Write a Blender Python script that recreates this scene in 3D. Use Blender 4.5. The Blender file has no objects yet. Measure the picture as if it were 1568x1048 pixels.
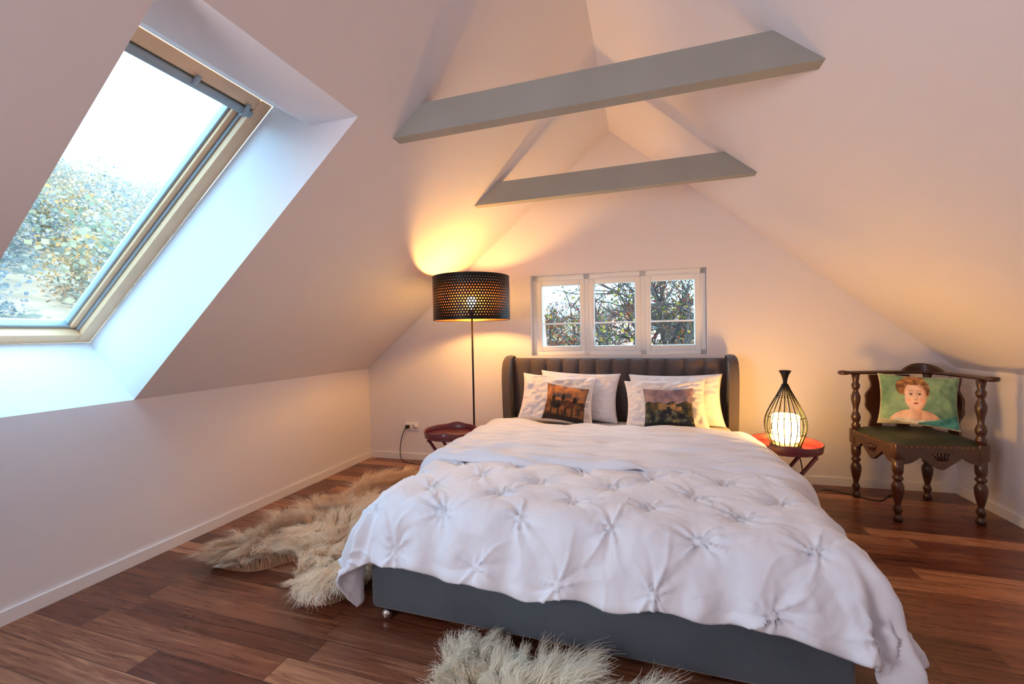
import bpy, bmesh, math, random
import numpy as np
from mathutils import Vector, Matrix, noise, Euler
random.seed(4); rng=np.random.default_rng(4)
S=bpy.context.scene
S.view_settings.view_transform='Standard'
S.view_settings.look='None'
S.view_settings.exposure=0.0
# ---------------------------------------------------------------- helpers
def link(o,parent=None):
    bpy.context.collection.objects.link(o)
    if parent: o.parent=parent
    return o
def empty(name,loc=(0,0,0),rotz=0):
    e=bpy.data.objects.new(name,None); e.location=loc; e.rotation_euler=(0,0,rotz); e.empty_display_size=.1
    return link(e)
def lin(c): return tuple(((x/255)/12.92 if x/255<=.04045 else ((x/255+.055)/1.055)**2.4) for x in c)
def mk(name,verts,faces,mat=None,parent=None,smooth=False,cols=None):
    me=bpy.data.meshes.new(name); me.from_pydata([tuple(v) for v in verts],[],[tuple(f) for f in faces]); me.update()
    o=bpy.data.objects.new(name,me)
    if mat:
        for m in (mat if isinstance(mat,(list,tuple)) else [mat]): me.materials.append(m)
    if smooth: me.polygons.foreach_set("use_smooth",[True]*len(me.polygons))
    if cols is not None:
        a=me.color_attributes.new("Col",'FLOAT_COLOR','POINT')
        c=np.ones((len(verts),4),dtype=np.float32); c[:,:3]=cols; a.data.foreach_set("color",c.ravel())
    return link(o,parent)
def mk_np(name,Vf,F,mat,cols=None,parent=None):
    Vf=np.ascontiguousarray(Vf,dtype=np.float32); F=np.ascontiguousarray(F,dtype=np.int32); k=F.shape[1]
    me=bpy.data.meshes.new(name); me.vertices.add(len(Vf)); me.vertices.foreach_set("co",Vf.ravel())
    me.loops.add(F.size); me.loops.foreach_set("vertex_index",F.ravel()); me.polygons.add(len(F))
    me.polygons.foreach_set("loop_start",np.arange(0,F.size,k,dtype=np.int32)); me.polygons.foreach_set("loop_total",np.full(len(F),k,dtype=np.int32))
    me.update(calc_edges=True); me.materials.append(mat)
    if cols is not None:
        a=me.color_attributes.new("Col",'FLOAT_COLOR','POINT'); cc=np.ones((len(Vf),4),np.float32); cc[:,:3]=cols; a.data.foreach_set("color",cc.ravel())
    return link(bpy.data.objects.new(name,me),parent)
def box(name,lo,hi,mat,parent=None,bev=0.0,seg=3,M=None,smooth=True):
    bm=bmesh.new(); bmesh.ops.create_cube(bm,size=1)
    for v in bm.verts:
        v.co=Vector([(lo[i]+hi[i])/2+v.co[i]*(hi[i]-lo[i]) for i in range(3)])
    if bev>0: bmesh.ops.bevel(bm,geom=bm.edges[:],offset=bev,segments=seg,affect='EDGES',profile=.5)
    if M is not None: bm.transform(M)
    bm.normal_update()
    me=bpy.data.meshes.new(name); bm.to_mesh(me); bm.free(); me.materials.append(mat)
    if bev>0 and smooth: me.polygons.foreach_set("use_smooth",[True]*len(me.polygons))
    return link(bpy.data.objects.new(name,me),parent)
def lathe(name,prof,mat,parent=None,c=(0,0,0),n=24,cap=True):
    vs=[];fs=[]
    for r,z in prof:
        for k in range(n):
            a=2*math.pi*k/n; vs.append((c[0]+r*math.cos(a),c[1]+r*math.sin(a),c[2]+z))
    for i in range(len(prof)-1):
        for k in range(n):
            k2=(k+1)%n; fs.append((i*n+k,i*n+k2,(i+1)*n+k2,(i+1)*n+k))
    if cap:
        fs.append(tuple(range(n))[::-1]); fs.append(tuple((len(prof)-1)*n+k for k in range(n)))
    return mk(name,vs,fs,mat,parent,True)
def tube(name,pts,rad,mat,parent=None,n=8,closed=False,ell=None):
    pts=[Vector(p) for p in pts]; vs=[];fs=[];N=len(pts); up=Vector((0,0,1)); prev=None
    for i,p in enumerate(pts):
        a=pts[(i-1)%N] if (closed or i>0) else p; b=pts[(i+1)%N] if (closed or i<N-1) else p
        t=(b-a).normalized()
        if prev is None:
            s=t.cross(up)
            if s.length<1e-3: s=t.cross(Vector((0,1,0)))
        else:
            s=prev-t*prev.dot(t)
            if ell: s=t.cross(up)
        s.normalize(); prev=s.copy(); q=s.cross(t).normalized()
        r=rad[i] if isinstance(rad,(list,tuple)) else rad
        for k in range(n):
            an=2*math.pi*k/n
            if ell: vs.append(p+s*ell[0]*math.cos(an)+q*ell[1]*math.sin(an))
            else: vs.append(p+s*r*math.cos(an)+q*r*math.sin(an))
    for i in range(N if closed else N-1):
        j=(i+1)%N
        for k in range(n):
            k2=(k+1)%n; fs.append((i*n+k,i*n+k2,j*n+k2,j*n+k))
    if not closed:
        fs.append(tuple(range(n))[::-1]); fs.append(tuple((N-1)*n+k for k in range(n)))
    return mk(name,vs,fs,mat,parent,True)
def spline(P,sub=8):
    P=[Vector(p) for p in P]; out=[]
    for i in range(len(P)-1):
        p0=P[max(i-1,0)];p1=P[i];p2=P[i+1];p3=P[min(i+2,len(P)-1)]
        for k in range(sub):
            t=k/sub
            out.append(.5*((2*p1)+(p2-p0)*t+(2*p0-5*p1+4*p2-p3)*t*t+(3*p1-p0-3*p2+p3)*t**3))
    out.append(P[-1]); return out
def material(name,col,rough=.5,metal=0,bump=0,bscale=40,var=0,vscale=5,sheen=0,coat=0,emis=None,estr=0,attr=False,spec=.5):
    m=bpy.data.materials.new(name); m.use_nodes=True; nt=m.node_tree; b=nt.nodes["Principled BSDF"]
    b.inputs["Base Color"].default_value=(*col,1); b.inputs["Roughness"].default_value=rough; b.inputs["Metallic"].default_value=metal
    b.inputs["Specular IOR Level"].default_value=spec
    if sheen: b.inputs["Sheen Weight"].default_value=sheen; b.inputs["Sheen Roughness"].default_value=.4
    if coat: b.inputs["Coat Weight"].default_value=coat; b.inputs["Coat Roughness"].default_value=.15
    if emis: b.inputs["Emission Color"].default_value=(*emis,1); b.inputs["Emission Strength"].default_value=estr
    tc=nt.nodes.new("ShaderNodeTexCoord")
    if var or attr:
        nz=nt.nodes.new("ShaderNodeTexNoise"); nz.inputs["Scale"].default_value=vscale; nz.inputs["Detail"].default_value=5
        nt.links.new(tc.outputs["Object"],nz.inputs["Vector"])
        mr=nt.nodes.new("ShaderNodeMapRange"); mr.inputs[3].default_value=1-var; mr.inputs[4].default_value=1+var
        nt.links.new(nz.outputs[0],mr.inputs[0])
        vm=nt.nodes.new("ShaderNodeVectorMath"); vm.operation='SCALE'
        if attr:
            at=nt.nodes.new("ShaderNodeAttribute"); at.attribute_name="Col"; nt.links.new(at.outputs["Color"],vm.inputs[0])
        else: vm.inputs[0].default_value=col
        nt.links.new(mr.outputs[0],vm.inputs["Scale"]); nt.links.new(vm.outputs[0],b.inputs["Base Color"])
    if bump:
        n2=nt.nodes.new("ShaderNodeTexNoise"); n2.inputs["Scale"].default_value=bscale; n2.inputs["Detail"].default_value=4
        nt.links.new(tc.outputs["Object"],n2.inputs["Vector"])
        bp=nt.nodes.new("ShaderNodeBump"); bp.inputs["Strength"].default_value=bump; bp.inputs["Distance"].default_value=.01
        nt.links.new(n2.outputs[0],bp.inputs["Height"]); nt.links.new(bp.outputs[0],b.inputs["Normal"])
    return m
def soft_attr(name,tw):
    m=bpy.data.materials.new(name); m.use_nodes=True; nt=m.node_tree; nt.nodes.clear()
    o=nt.nodes.new("ShaderNodeOutputMaterial"); mx=nt.nodes.new("ShaderNodeMixShader"); d=nt.nodes.new("ShaderNodeBsdfDiffuse"); t=nt.nodes.new("ShaderNodeBsdfTranslucent"); at=nt.nodes.new("ShaderNodeAttribute"); at.attribute_name="Col"
    nt.links.new(at.outputs["Color"],d.inputs[0]); nt.links.new(at.outputs["Color"],t.inputs[0]); mx.inputs[0].default_value=tw
    nt.links.new(d.outputs[0],mx.inputs[1]); nt.links.new(t.outputs[0],mx.inputs[2]); nt.links.new(mx.outputs[0],o.inputs[0]); return m
# ---------------------------------------------------------------- materials
M_wall=material("plaster_white",(.83,.80,.84),.9,bump=.12,bscale=14,var=.02,vscale=3,spec=.2)
M_trim=material("trim_white",(.86,.85,.87),.45)
M_beam=material("beam_grey_paint",(.37,.37,.335),.6,bump=.3,bscale=7,var=.14,vscale=4)
M_pine=material("pine_varnished",(.93,.58,.34),.45,var=.12,vscale=9)
M_alu=material("alu_grey",(.36,.40,.43),.45,metal=.2)
M_pvc=material("pvc_white",(.88,.89,.90),.3)
M_velvet=material("velvet_grey_blue",(.085,.11,.14),.85,var=.45,vscale=3,bump=.15,bscale=60,sheen=.5)
M_velvet2=material("velvet_taupe",(.088,.070,.076),.85,var=.2,vscale=6,bump=.15,bscale=60,sheen=.3)
M_linen=material("cotton_white",(.79,.825,.915),.9,bump=.10,bscale=90,spec=.15,sheen=.1)
M_linen2=material("cotton_pillow",(.82,.81,.87),.9,bump=.12,bscale=90,spec=.15)
M_sheet=material("sheet_white",(.82,.78,.80),.9)
M_black=material("black_metal",(.012,.011,.011),.4,metal=.6)
M_copper=material("copper_inside",(.50,.19,.07),.35,metal=.8)
M_red=material("tray_red",(.11,.010,.020),.4,coat=.3)
M_wood=material("chair_dark_wood",(.05,.016,.009),.35,var=.4,vscale=18,bump=.2,bscale=40,coat=.3)
M_leather=material("seat_green_leather",(.022,.030,.014),.45,var=.3,vscale=12,bump=.3,bscale=50)
M_brass=material("brass_nails",(.55,.35,.12),.3,metal=1)
M_paint=material("printed_fabric",(1,1,1),.85,attr=True,var=.12,vscale=30,bump=.15,bscale=120)
M_fur=soft_attr("sheep_fur",.40)
M_cable=material("cable_black",(.01,.01,.01),.5)
M_bulb=material("bulb_warm",(1,.6,.25),.5,emis=(1,.52,.13),estr=560)
M_glow=material("lamp_diffuser",(1,.7,.3),.6,emis=(1,.49,.09),estr=85)
M_caster=material("caster_chrome",(.7,.7,.7),.2,metal=1)
M_bark=material("bark",(.022,.018,.016),.9,bump=.4,bscale=20)
M_leaf=soft_attr("autumn_leaves",.45)
def glassmat():
    m=bpy.data.materials.new("window_glass"); m.use_nodes=True; nt=m.node_tree; nt.nodes.clear()
    o=nt.nodes.new("ShaderNodeOutputMaterial"); mx=nt.nodes.new("ShaderNodeMixShader"); t=nt.nodes.new("ShaderNodeBsdfTransparent"); g=nt.nodes.new("ShaderNodeBsdfGlossy")
    g.inputs["Roughness"].default_value=.02; mx.inputs[0].default_value=.05; t.inputs[0].default_value=(.96,.98,1,1)
    nt.links.new(t.outputs[0],mx.inputs[1]); nt.links.new(g.outputs[0],mx.inputs[2]); nt.links.new(mx.outputs[0],o.inputs[0]); return m
M_glass=glassmat()
def floormat():
    m=bpy.data.materials.new("walnut_planks"); m.use_nodes=True; nt=m.node_tree; b=nt.nodes["Principled BSDF"]
    N=nt.nodes.new; Lk=nt.links.new
    tc=N("ShaderNodeTexCoord"); sp=N("ShaderNodeSeparateXYZ"); Lk(tc.outputs["Object"],sp.inputs[0])
    def math_(op,a,bv=None,c=None):
        n=N("ShaderNodeMath"); n.operation=op
        for i,x in enumerate((a,bv,c)):
            if x is None: continue
            if isinstance(x,(int,float)): n.inputs[i].default_value=x
            else: Lk(x,n.inputs[i])
        return n.outputs[0]
    W=.112; LN=1.0
    ry=math_('DIVIDE',sp.outputs[1],W); row=math_('FLOOR',ry); fy=math_('FRACT',ry)
    wn=N("ShaderNodeTexWhiteNoise"); wn.noise_dimensions='1D'; Lk(row,wn.inputs["W"])
    rx=math_('ADD',math_('DIVIDE',sp.outputs[0],LN),math_('MULTIPLY',wn.outputs["Value"],7.3)); cx=math_('FLOOR',rx); fx=math_('FRACT',rx)
    cb=N("ShaderNodeCombineXYZ"); Lk(cx,cb.inputs[0]); Lk(row,cb.inputs[1])
    w2=N("ShaderNodeTexWhiteNoise"); w2.noise_dimensions='3D'; Lk(cb.outputs[0],w2.inputs["Vector"])
    off=N("ShaderNodeVectorMath"); off.operation='MULTIPLY_ADD'; Lk(w2.outputs["Color"],off.inputs[0]); off.inputs[1].default_value=(9,9,9); Lk(tc.outputs["Object"],off.inputs[2])
    mp=N("ShaderNodeMapping"); mp.inputs["Scale"].default_value=(.8,14,1); Lk(off.outputs[0],mp.inputs[0])
    g=N("ShaderNodeTexNoise"); g.inputs["Scale"].default_value=3; g.inputs["Detail"].default_value=9; g.inputs["Roughness"].default_value=.60; g.inputs["Distortion"].default_value=1.4; Lk(mp.outputs[0],g.inputs["Vector"])
    v=math_('ADD',math_('MULTIPLY',math_('POWER',w2.outputs["Value"],1.6),.48),math_('MULTIPLY',g.outputs[0],.95))
    cr=N("ShaderNodeValToRGB"); e=cr.color_ramp.elements
    e[0].position=.28; e[0].color=(.042,.012,.007,1); e[1].position=1.0; e[1].color=(.48,.225,.12,1)
    x=e.new(.52); x.color=(.122,.034,.018,1); x=e.new(.76); x.color=(.225,.078,.040,1)
    Lk(v,cr.inputs[0])
    gy=math_('MINIMUM',fy,math_('SUBTRACT',1,fy)); gx=math_('MINIMUM',fx,math_('SUBTRACT',1,fx))
    gap=math_('MINIMUM',math_('MULTIPLY',gy,W),math_('MULTIPLY',gx,LN)); gm=math_('GREATER_THAN',gap,.0010)
    vm=N("ShaderNodeMix"); vm.data_type='RGBA'; Lk(gm,vm.inputs[0]); vm.inputs[6].default_value=(.025,.010,.006,1); Lk(cr.outputs[0],vm.inputs[7])
    Lk(vm.outputs[2],b.inputs["Base Color"])
    rr=math_('ADD',.20,math_('MULTIPLY',g.outputs[0],.18)); Lk(rr,b.inputs["Roughness"])
    bp=N("ShaderNodeBump"); bp.inputs["Strength"].default_value=.25; bp.inputs["Distance"].default_value=.002
    Lk(math_('ADD',gm,math_('MULTIPLY',g.outputs[0],.3)),bp.inputs["Height"]); Lk(bp.outputs[0],b.inputs["Normal"])
    return m
M_floor=floormat()
# ---------------------------------------------------------------- room shell
XL,XR,ZL,ZR,XA,ZA=-2.6355,2.1107,.8855,.8992,-.2683,2.9053
YB0,YB1=-.1225,.1225
YF=-5.2
def wy(x): return YB0+(YB1-YB0)*(x-XL)/(XR-XL)
SL=(ZA-ZL)/(XA-XL); SR=(ZR-ZA)/(XR-XA)
def cl(x): return ZL+SL*(x-XL)
def cr_(x): return ZA+SR*(x-XA)
mk("floor",[(XL,YF,0),(XR,YF,0),(XR,wy(XR),0),(XL,wy(XL),0)],[(0,1,2,3)],M_floor)
mk("wall_left",[(XL,YF,0),(XL,wy(XL),0),(XL,wy(XL),ZL),(XL,YF,ZL)],[(0,1,2,3)],M_wall)
mk("wall_right",[(XR,YF,0),(XR,wy(XR),0),(XR,wy(XR),ZR),(XR,YF,ZR)],[(3,2,1,0)],M_wall)
mk("wall_front",[(XL,YF,0),(XR,YF,0),(XR,YF,ZR),(XA,YF,ZA),(XL,YF,ZL)],[(4,3,2,1,0)],M_wall)
WX0,WX1,WZ0,WZ1=-.9766,.479,1.004,1.7173
DEP=.13
def W(x,z,d=0): return (x,wy(x)+d,z)
vs=[W(XL,0),W(WX0,0),W(WX0,cl(WX0)),W(XL,ZL), W(WX1,0),W(XR,0),W(XR,ZR),W(WX1,cr_(WX1)),
    W(WX0,WZ0),W(WX1,WZ0),W(WX0,WZ1),W(WX1,WZ1),W(XA,ZA),
    W(WX0,WZ0,DEP),W(WX1,WZ0,DEP),W(WX0,WZ1,DEP),W(WX1,WZ1,DEP)]
fs=[(0,1,2,3),(4,5,6,7),(1,4,9,8),(10,11,7,12,2),(8,9,14,13),(10,15,16,11),(8,13,15,10),(9,11,16,14)]
mk("wall_back",vs,fs,M_wall)
YN,YS=-2.90,-2.15
CT=-1.16; K=(-1.41,2.147); Wt=(-1.62,2.27); Wb=(-2.98,1.20)
def C(x,y): return (x,y,cl(x))
vs=[C(XL,YS),C(XA,YS),C(XA,wy(XA)),C(XL,wy(XL)),
    C(XL,YF),C(XA,YF),C(XA,YN),C(XL,YN),
    C(CT,YN),C(CT,YS),
    (K[0],YN,K[1]),(K[0],YS,K[1]),(Wt[0],YN,Wt[1]),(Wt[0],YS,Wt[1]),(Wb[0],YN,Wb[1]),(Wb[0],YS,Wb[1])]
fs=[(0,1,2,3),(4,5,6,7),(8,6,1,9),(9,11,10,8),(11,13,12,10),(0,15,13,11,9),(7,8,10,12,14),(7,14,15,0)]
mk("ceiling_left",vs,fs,M_wall)
mk("ceiling_right",[(XA,YF,ZA),(XR,YF,ZR),(XR,wy(XR),ZR),(XA,wy(XA),ZA)],[(0,1,2,3)],M_wall)
BH=.06;BT=.014
def board(name,p,q,nrm):
    p=Vector(p);q=Vector(q);n=Vector(nrm)*BT
    vs=[p,q,q+n,p+n]; vs=[Vector(v) for v in vs]+[v+Vector((0,0,BH)) for v in vs]
    return mk(name,vs,[(0,1,2,3),(4,7,6,5),(3,2,6,7),(0,4,5,1),(0,3,7,4),(1,5,6,2)],M_trim)
board("baseboard_left",(XL,YF,0),(XL,wy(XL),0),(1,0,0))
board("baseboard_right",(XR,YF,0),(XR,wy(XR),0),(-1,0,0))
board("baseboard_back",(XL,wy(XL),0),(XR,wy(XR),0),(.05,-1,0))
board("baseboard_front",(XL,YF,0),(XR,YF,0),(0,1,0))
def beam(name,y,z0,z1,t=.065):
    vs=[(cl_i(z0),y,z0),(cr_i(z0),y,z0),(cr_i(z1),y,z1),(cl_i(z1),y,z1)]
    vs+= [(a,y+t,c) for a,b,c in vs]
    return mk(name,vs,[(0,1,2,3),(7,6,5,4),(0,4,5,1),(3,2,6,7),(1,5,6,2),(0,3,7,4)],M_beam)
cl_i=lambda z:XL+(z-ZL)/SL
cr_i=lambda z:XA+(z-ZA)/SR
beam("ceiling_beam",-1.910,2.1545,2.2921); beam("ceiling_beam.001",-.843,2.1345,2.283)
# ---------------------------------------------------------------- gable window
w=empty("window_1",(0,0,0))
ang=math.atan2(YB1-YB0,XR-XL)
def wb(name,x0,x1,z0,z1,d0,d1,mat,bev=.004):
    xm=(x0+x1)/2; hw=(x1-x0)/2
    M=Matrix.Translation((xm,wy(xm),0))@Matrix.Rotation(ang,4,'Z')
    return box(name,(-hw,d0,z0),(hw,d1,z1),mat,w,bev,2,M)
FZ0,FZ1=WZ0,WZ1
wb("frame_left",WX0,WX0+.055,FZ0,FZ1,.06,.13,M_pvc); wb("frame_right",WX1-.045,WX1,FZ0,FZ1,.06,.13,M_pvc)
wb("frame_top",WX0,WX1,FZ1-.05,FZ1,.06,.13,M_pvc); wb("frame_bottom",WX0,WX1,FZ0,FZ0+.045,.06,.13,M_pvc)
wb("mullion_1",-.515,-.455,FZ0,FZ1,.06,.13,M_pvc); wb("mullion_2",-.045,.015,FZ0,FZ1,.06,.13,M_pvc)
for i,(a,b_) in enumerate([(-.882,-.547),(-.42,-.079),(.05,.393)]):
    z0,z1=1.085,1.625
    wb(f"sash{i}_l",a-.045,a,z0-.045,z1+.045,.05,.11,M_pvc,.006); wb(f"sash{i}_r",b_,b_+.045,z0-.045,z1+.045,.05,.11,M_pvc,.006)
    wb(f"sash{i}_t",a,b_,z1,z1+.05,.05,.11,M_pvc,.006); wb(f"sash{i}_b",a,b_,z0-.045,z0,.05,.11,M_pvc,.006)
    wb(f"muntin{i}",a,b_,1.278,1.292,.075,.095,M_pvc,.003)
    wb(f"pane{i}",a,b_,z0,z1,.083,.085,M_glass,0)
wb("handle_plate",-.448,-.428,1.18,1.25,.035,.05,M_pvc,.004); wb("handle_grip",-.446,-.430,1.13,1.235,.012,.032,M_pvc,.006)
# ---------------------------------------------------------------- roof window
e=Vector((Wt[0]-Wb[0],0,Wt[1]-Wb[1])); LEN=e.length; e.normalize(); nrm=Vector((-e.z,0,e.x)); X=Vector((0,-1,0))
Mr=Matrix(((X.x,e.x,nrm.x,0),(X.y,e.y,nrm.y,0),(X.z,e.z,nrm.z,0),(0,0,0,1)))
Mr=Matrix.Translation((Wb[0],YS,Wb[1]))@Mr
rw=empty("window_2"); WD=YS-YN
def rb(name,x0,x1,y0,y1,z0,z1,mat,bev=.004): return box(name,(x0,y0,z0),(x1,y1,z1),mat,rw,bev,2,Mr)
f=.062
rb("frame_far",0,f,0,LEN,0,.09,M_pine); rb("frame_near",WD-f,WD,0,LEN,0,.09,M_pine)
rb("frame_top",f,WD-f,LEN-f,LEN,0,.09,M_pine); rb("frame_bottom",f,WD-f,0,f,0,.09,M_pine)
g=.010
for n_,a,b_ in (("far",f,f+g),("near",WD-f-g,WD-f)): rb("track_"+n_,a,b_,f,LEN-f,.03,.09,M_alu)
s0=f+g; s1=s0+.026
rb("sash_far",s0,s1,f+.01,LEN-f,.045,.10,M_pine); rb("sash_near",WD-s1,WD-s0,f+.01,LEN-f,.045,.10,M_pine)
rb("gasket_far",s1,s1+.012,f+.02,LEN-f,.06,.10,M_alu); rb("gasket_near",WD-s1-.012,WD-s1,f+.02,LEN-f,.06,.10,M_alu)
rb("gasket_bottom",s0,WD-s0,f,f+.020,.05,.10,M_alu); rb("sash_top",s0,WD-s0,LEN-f-.05,LEN-f,.045,.10,M_pine)
rb("vent_bar",f-.01,WD-f+.01,LEN-f-.045,LEN-f-.008,-.006,.03,M_alu,.008)
rb("vent_clip_1",f+.02,f+.04,LEN-f-.05,LEN-f+.015,-.012,.0,M_alu); rb("vent_clip_2",f+.24,f+.26,LEN-f-.03,LEN-f+.015,-.012,.0,M_alu)
rb("pane",s1,WD-s1,f,LEN-f-.02,.072,.076,M_glass,0)
# ---------------------------------------------------------------- bed
bed=empty("double_bed",(-.267,0,0)); BX=-.267
HW=.865; MT=.485
box("base",(-HW,-2.19,.045),(HW,-.2,.33),M_velvet,bed,.025,4)
box("mattress",(-HW+.005,-2.16,.33),(HW-.005,-.2,MT),M_sheet,bed,.05,5)
for i,(x,y) in enumerate([(-.80,-2.165),(.80,-2.165),(-.8,-.3),(.8,-.3)]):
    lathe(f"caster_{i+1}",[(.018,0),(.024,.008),(.024,.03),(.012,.045)],M_caster,bed,(x,y,0),12)
vs=[];fs=[];nch=12;x0,x1=-.83,.83;zs=[.3,.4,.5,.6,.7,.8,.9,.94,.965,.98,.985]
nx=nch*10+1
for j,z in enumerate(zs):
    for i in range(nx):
        u=i/(nx-1); ph=(u*nch)%1
        d=.038*(abs(math.sin(math.pi*ph))**.5)
        back=0 if z<.94 else .05*((z-.94)/.045)**2
        vs.append((x0+(x1-x0)*u,-.125-d+back,z))
for j in range(len(zs)-1):
    for i in range(nx-1): fs.append((j*nx+i,j*nx+i+1,(j+1)*nx+i+1,(j+1)*nx+i))
mk("headboard_channels",vs,fs,M_velvet2,bed,True)
box("headboard_core",(-.86,-.125,.04),(.86,-.06,.985),M_velvet2,bed,.02,4)
for sgn,nm in ((-1,"wing_left"),(1,"wing_right")):
    vs=[];fs=[]
    prof=[(-.06,.04),(-.27,.04),(-.285,.3),(-.29,.6),(-.285,.8),(-.27,.9),(-.235,.965),(-.18,.998),(-.12,1.008),(-.06,1.008)]
    offs=[(.842,-.018),(.850,0),(.875,.008),(.900,.0),(.907,-.018)]
    cy,cz=-.17,.55
    for ox,g_ in offs:
        for (y,z) in prof:
            vs.append((sgn*(ox+.012*((z-.5)/.5)), cy+(y-cy)*(1+g_*1.2), cz+(z-cz)*(1+g_)))
    n=len(prof)
    for a in range(len(offs)-1):
        for b_ in range(n):
            b2=(b_+1)%n; fs.append((a*n+b_,a*n+b2,(a+1)*n+b2,(a+1)*n+b_))
    fs.append(tuple(range(n))); fs.append(tuple((len(offs)-1)*n+k for k in range(n))[::-1])
    mk(nm,vs,fs,M_velvet2,bed,True)
# ---------------------------------------------------------------- duvet
BL,BR,YFT=-1.06,.545,-2.11
def drape(s,t,zt,lift=0,flare=.36,r=.11):
    px=min(max(s,BL),BR); py=max(t,YFT)
    a=s-px; b_=t-py; d=math.hypot(a,b_)
    if d<1e-9: return Vector((s,t,zt+lift)),Vector((0,0,1)),0,(0,0)
    nx_,ny_=a/d,b_/d
    flare=flare*(1-.30*2*abs(nx_*ny_))
    tm=math.pi/2-math.asin(flare)
    if d<r*tm:
        th=d/r; out=r*math.sin(th); dr=r*(1-math.cos(th)); N=Vector((nx_*math.sin(th),ny_*math.sin(th),math.cos(th)))
    else:
        q=d-r*tm; out=r*math.sin(tm)+q*flare; dr=r*(1-math.cos(tm))+q*math.sqrt(1-flare*flare); N=Vector((nx_*math.sin(tm),ny_*math.sin(tm),math.cos(tm)))
    return Vector((px+nx_*out,py+ny_*out,zt-dr))+N*lift,N,d,(nx_,ny_)
tufts=[]
for r_ in range(-3,5):
    for c_ in range(-7,8):
        xx=-.14+c_*.32+(.16 if r_%2 else 0); yy=-2.17+r_*.178
        tufts.append((xx+random.uniform(-.018,.018),yy+random.uniform(-.015,.015),random.uniform(0,6),random.choice((6,7,8,9))))
tx=np.array([t[0] for t in tufts]); ty=np.array([t[1] for t in tufts])
def tuft_h(s,t):
    d2=(tx-s)**2+(ty-t)**2; idx=np.argsort(d2)[:4]; h=0
    r0=math.sqrt(d2[idx[0]])
    puff=.032*(1-math.exp(-(r0/.065)**1.2))
    for i in idx:
        r=math.sqrt(d2[i])
        if r>.24: continue
        th=math.atan2(t-ty[i],s-tx[i]); k=tufts[i]
        wob=.6*noise.noise(Vector((s*6,t*6,i*3.)))
        ph=k[3]*(th+wob)+k[2]
        c=abs(math.sin(ph*.5))
        L_=.075+.05*math.sin(k[2]*5+th*2)
        env=math.exp(-(r/L_)**1.6)*min(1,r/.016)
        h+=env*(.018*(c**.5)-.012)
        rd=abs(math.cos(ph*.5)); h+=.015*env*math.exp(-(rd/(.11+.004/(r+.01)))**2)
    if r0<.013: h+=.013*math.cos(r0/.013*math.pi/2)
    return puff+h
def duvet_grid(name,s0,s1,t0,t1,ds,fn,mat):
    ns=int((s1-s0)/ds)+1; nt_=int((t1-t0)/ds)+1; vs=[]
    for j in range(nt_):
        for i in range(ns):
            s=s0+(s1-s0)*i/(ns-1); t=t0+(t1-t0)*j/(nt_-1)
            vs.append(fn(s,t,i/(ns-1),j/(nt_-1)))
    fs=[(j*ns+i,j*ns+i+1,(j+1)*ns+i+1,(j+1)*ns+i) for j in range(nt_-1) for i in range(ns-1)]
    o=mk(name,vs,fs,mat,None,True)
    m=o.modifiers.new("thick",'SOLIDIFY'); m.thickness=.012; m.offset=-1
    return o
OV=.37
ZT=.50
def f1(s,t,u,v):
    if v<.25: t=t+(.012*math.sin(s*19.6+.6)+.012*math.sin(s*6+1)+.02*noise.noise(Vector((s*6,3,3))))*(1-v/.25)
    P,N,d,n2=drape(s,t,ZT)
    h=tuft_h(s,t)+.018*noise.noise(Vector((s*2.3,t*2.3,9)))+.005*noise.noise(Vector((s*11,t*11,3)))+.004*abs(noise.noise(Vector((s*22+t*9,t*18-s*6,3))))
    if d>.06:
        w_=min(1,(d-.06)/.3); per=(s if abs(n2[1])>abs(n2[0]) else t)
        h+=w_*(.022*math.sin(per*19.6+1.2+1.5*noise.noise(Vector((per*2,0,1))))+.012*math.sin(per*43+1)+.02*noise.noise(Vector((per*9,d*2,5))))
        if abs(n2[0])>.2 and abs(n2[1])>.2:
            an=math.atan2(n2[1],n2[0]); k=min(1,(min(abs(n2[0]),abs(n2[1]))-.2)/.3); h+=k*w_*.05*math.sin(an*9+(1 if s>0 else 2.6))
    edge=min(u,1-u,v)
    if edge<.012: h-=.006*(1-edge/.012)
    P=P+N*h
    if P.z<.014: P.z=.014+.004*noise.noise(P*9)
    return P
d1=duvet_grid("duvet",BL-OV-.03,BR+OV+.02,YFT-OV+.075,-.95,.0072,f1,M_linen)
def f2(s,t,u,v):
    P,N,d,n2=drape(s,t,ZT+.008,r=.12)
    dist=v*.94
    fold=.046*(1-math.exp(-(dist/.022)))*(1 if dist<.06 else .80+.20*math.exp(-(dist-.06)/.12))+.002
    wr=noise.noise(Vector((s*1.6,t*3,2)))
    h=fold+.018*noise.noise(Vector((s*2.5,t*9,4)))+.020*noise.noise(Vector((s*3+t*5,t*20,7)))+.024*abs(noise.noise(Vector((s*4,t*30,1))))+.006*math.sin(t*34+6*wr)
    if d>.08:
        w_=min(1,(d-.08)/.3); h+=w_*.02*math.sin(t*24+1)
    if v>.94: h-=.05*((v-.94)/.06)**2
    if min(u,1-u)<.02: h-=.012
    return P+N*h
def f2w(s,t,u,v):
    t=t+(.05*math.sin(s*2.2+.5)+.014*math.sin(s*11)+.03*noise.noise(Vector((s*3,1,1))))*(1-v)
    return f2(s,t,u,v)
d2=duvet_grid("turned_down_edge",BL-.30,BR+.31,-1.60,-.66,.009,f2w,M_linen)
d2.parent=d1
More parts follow.
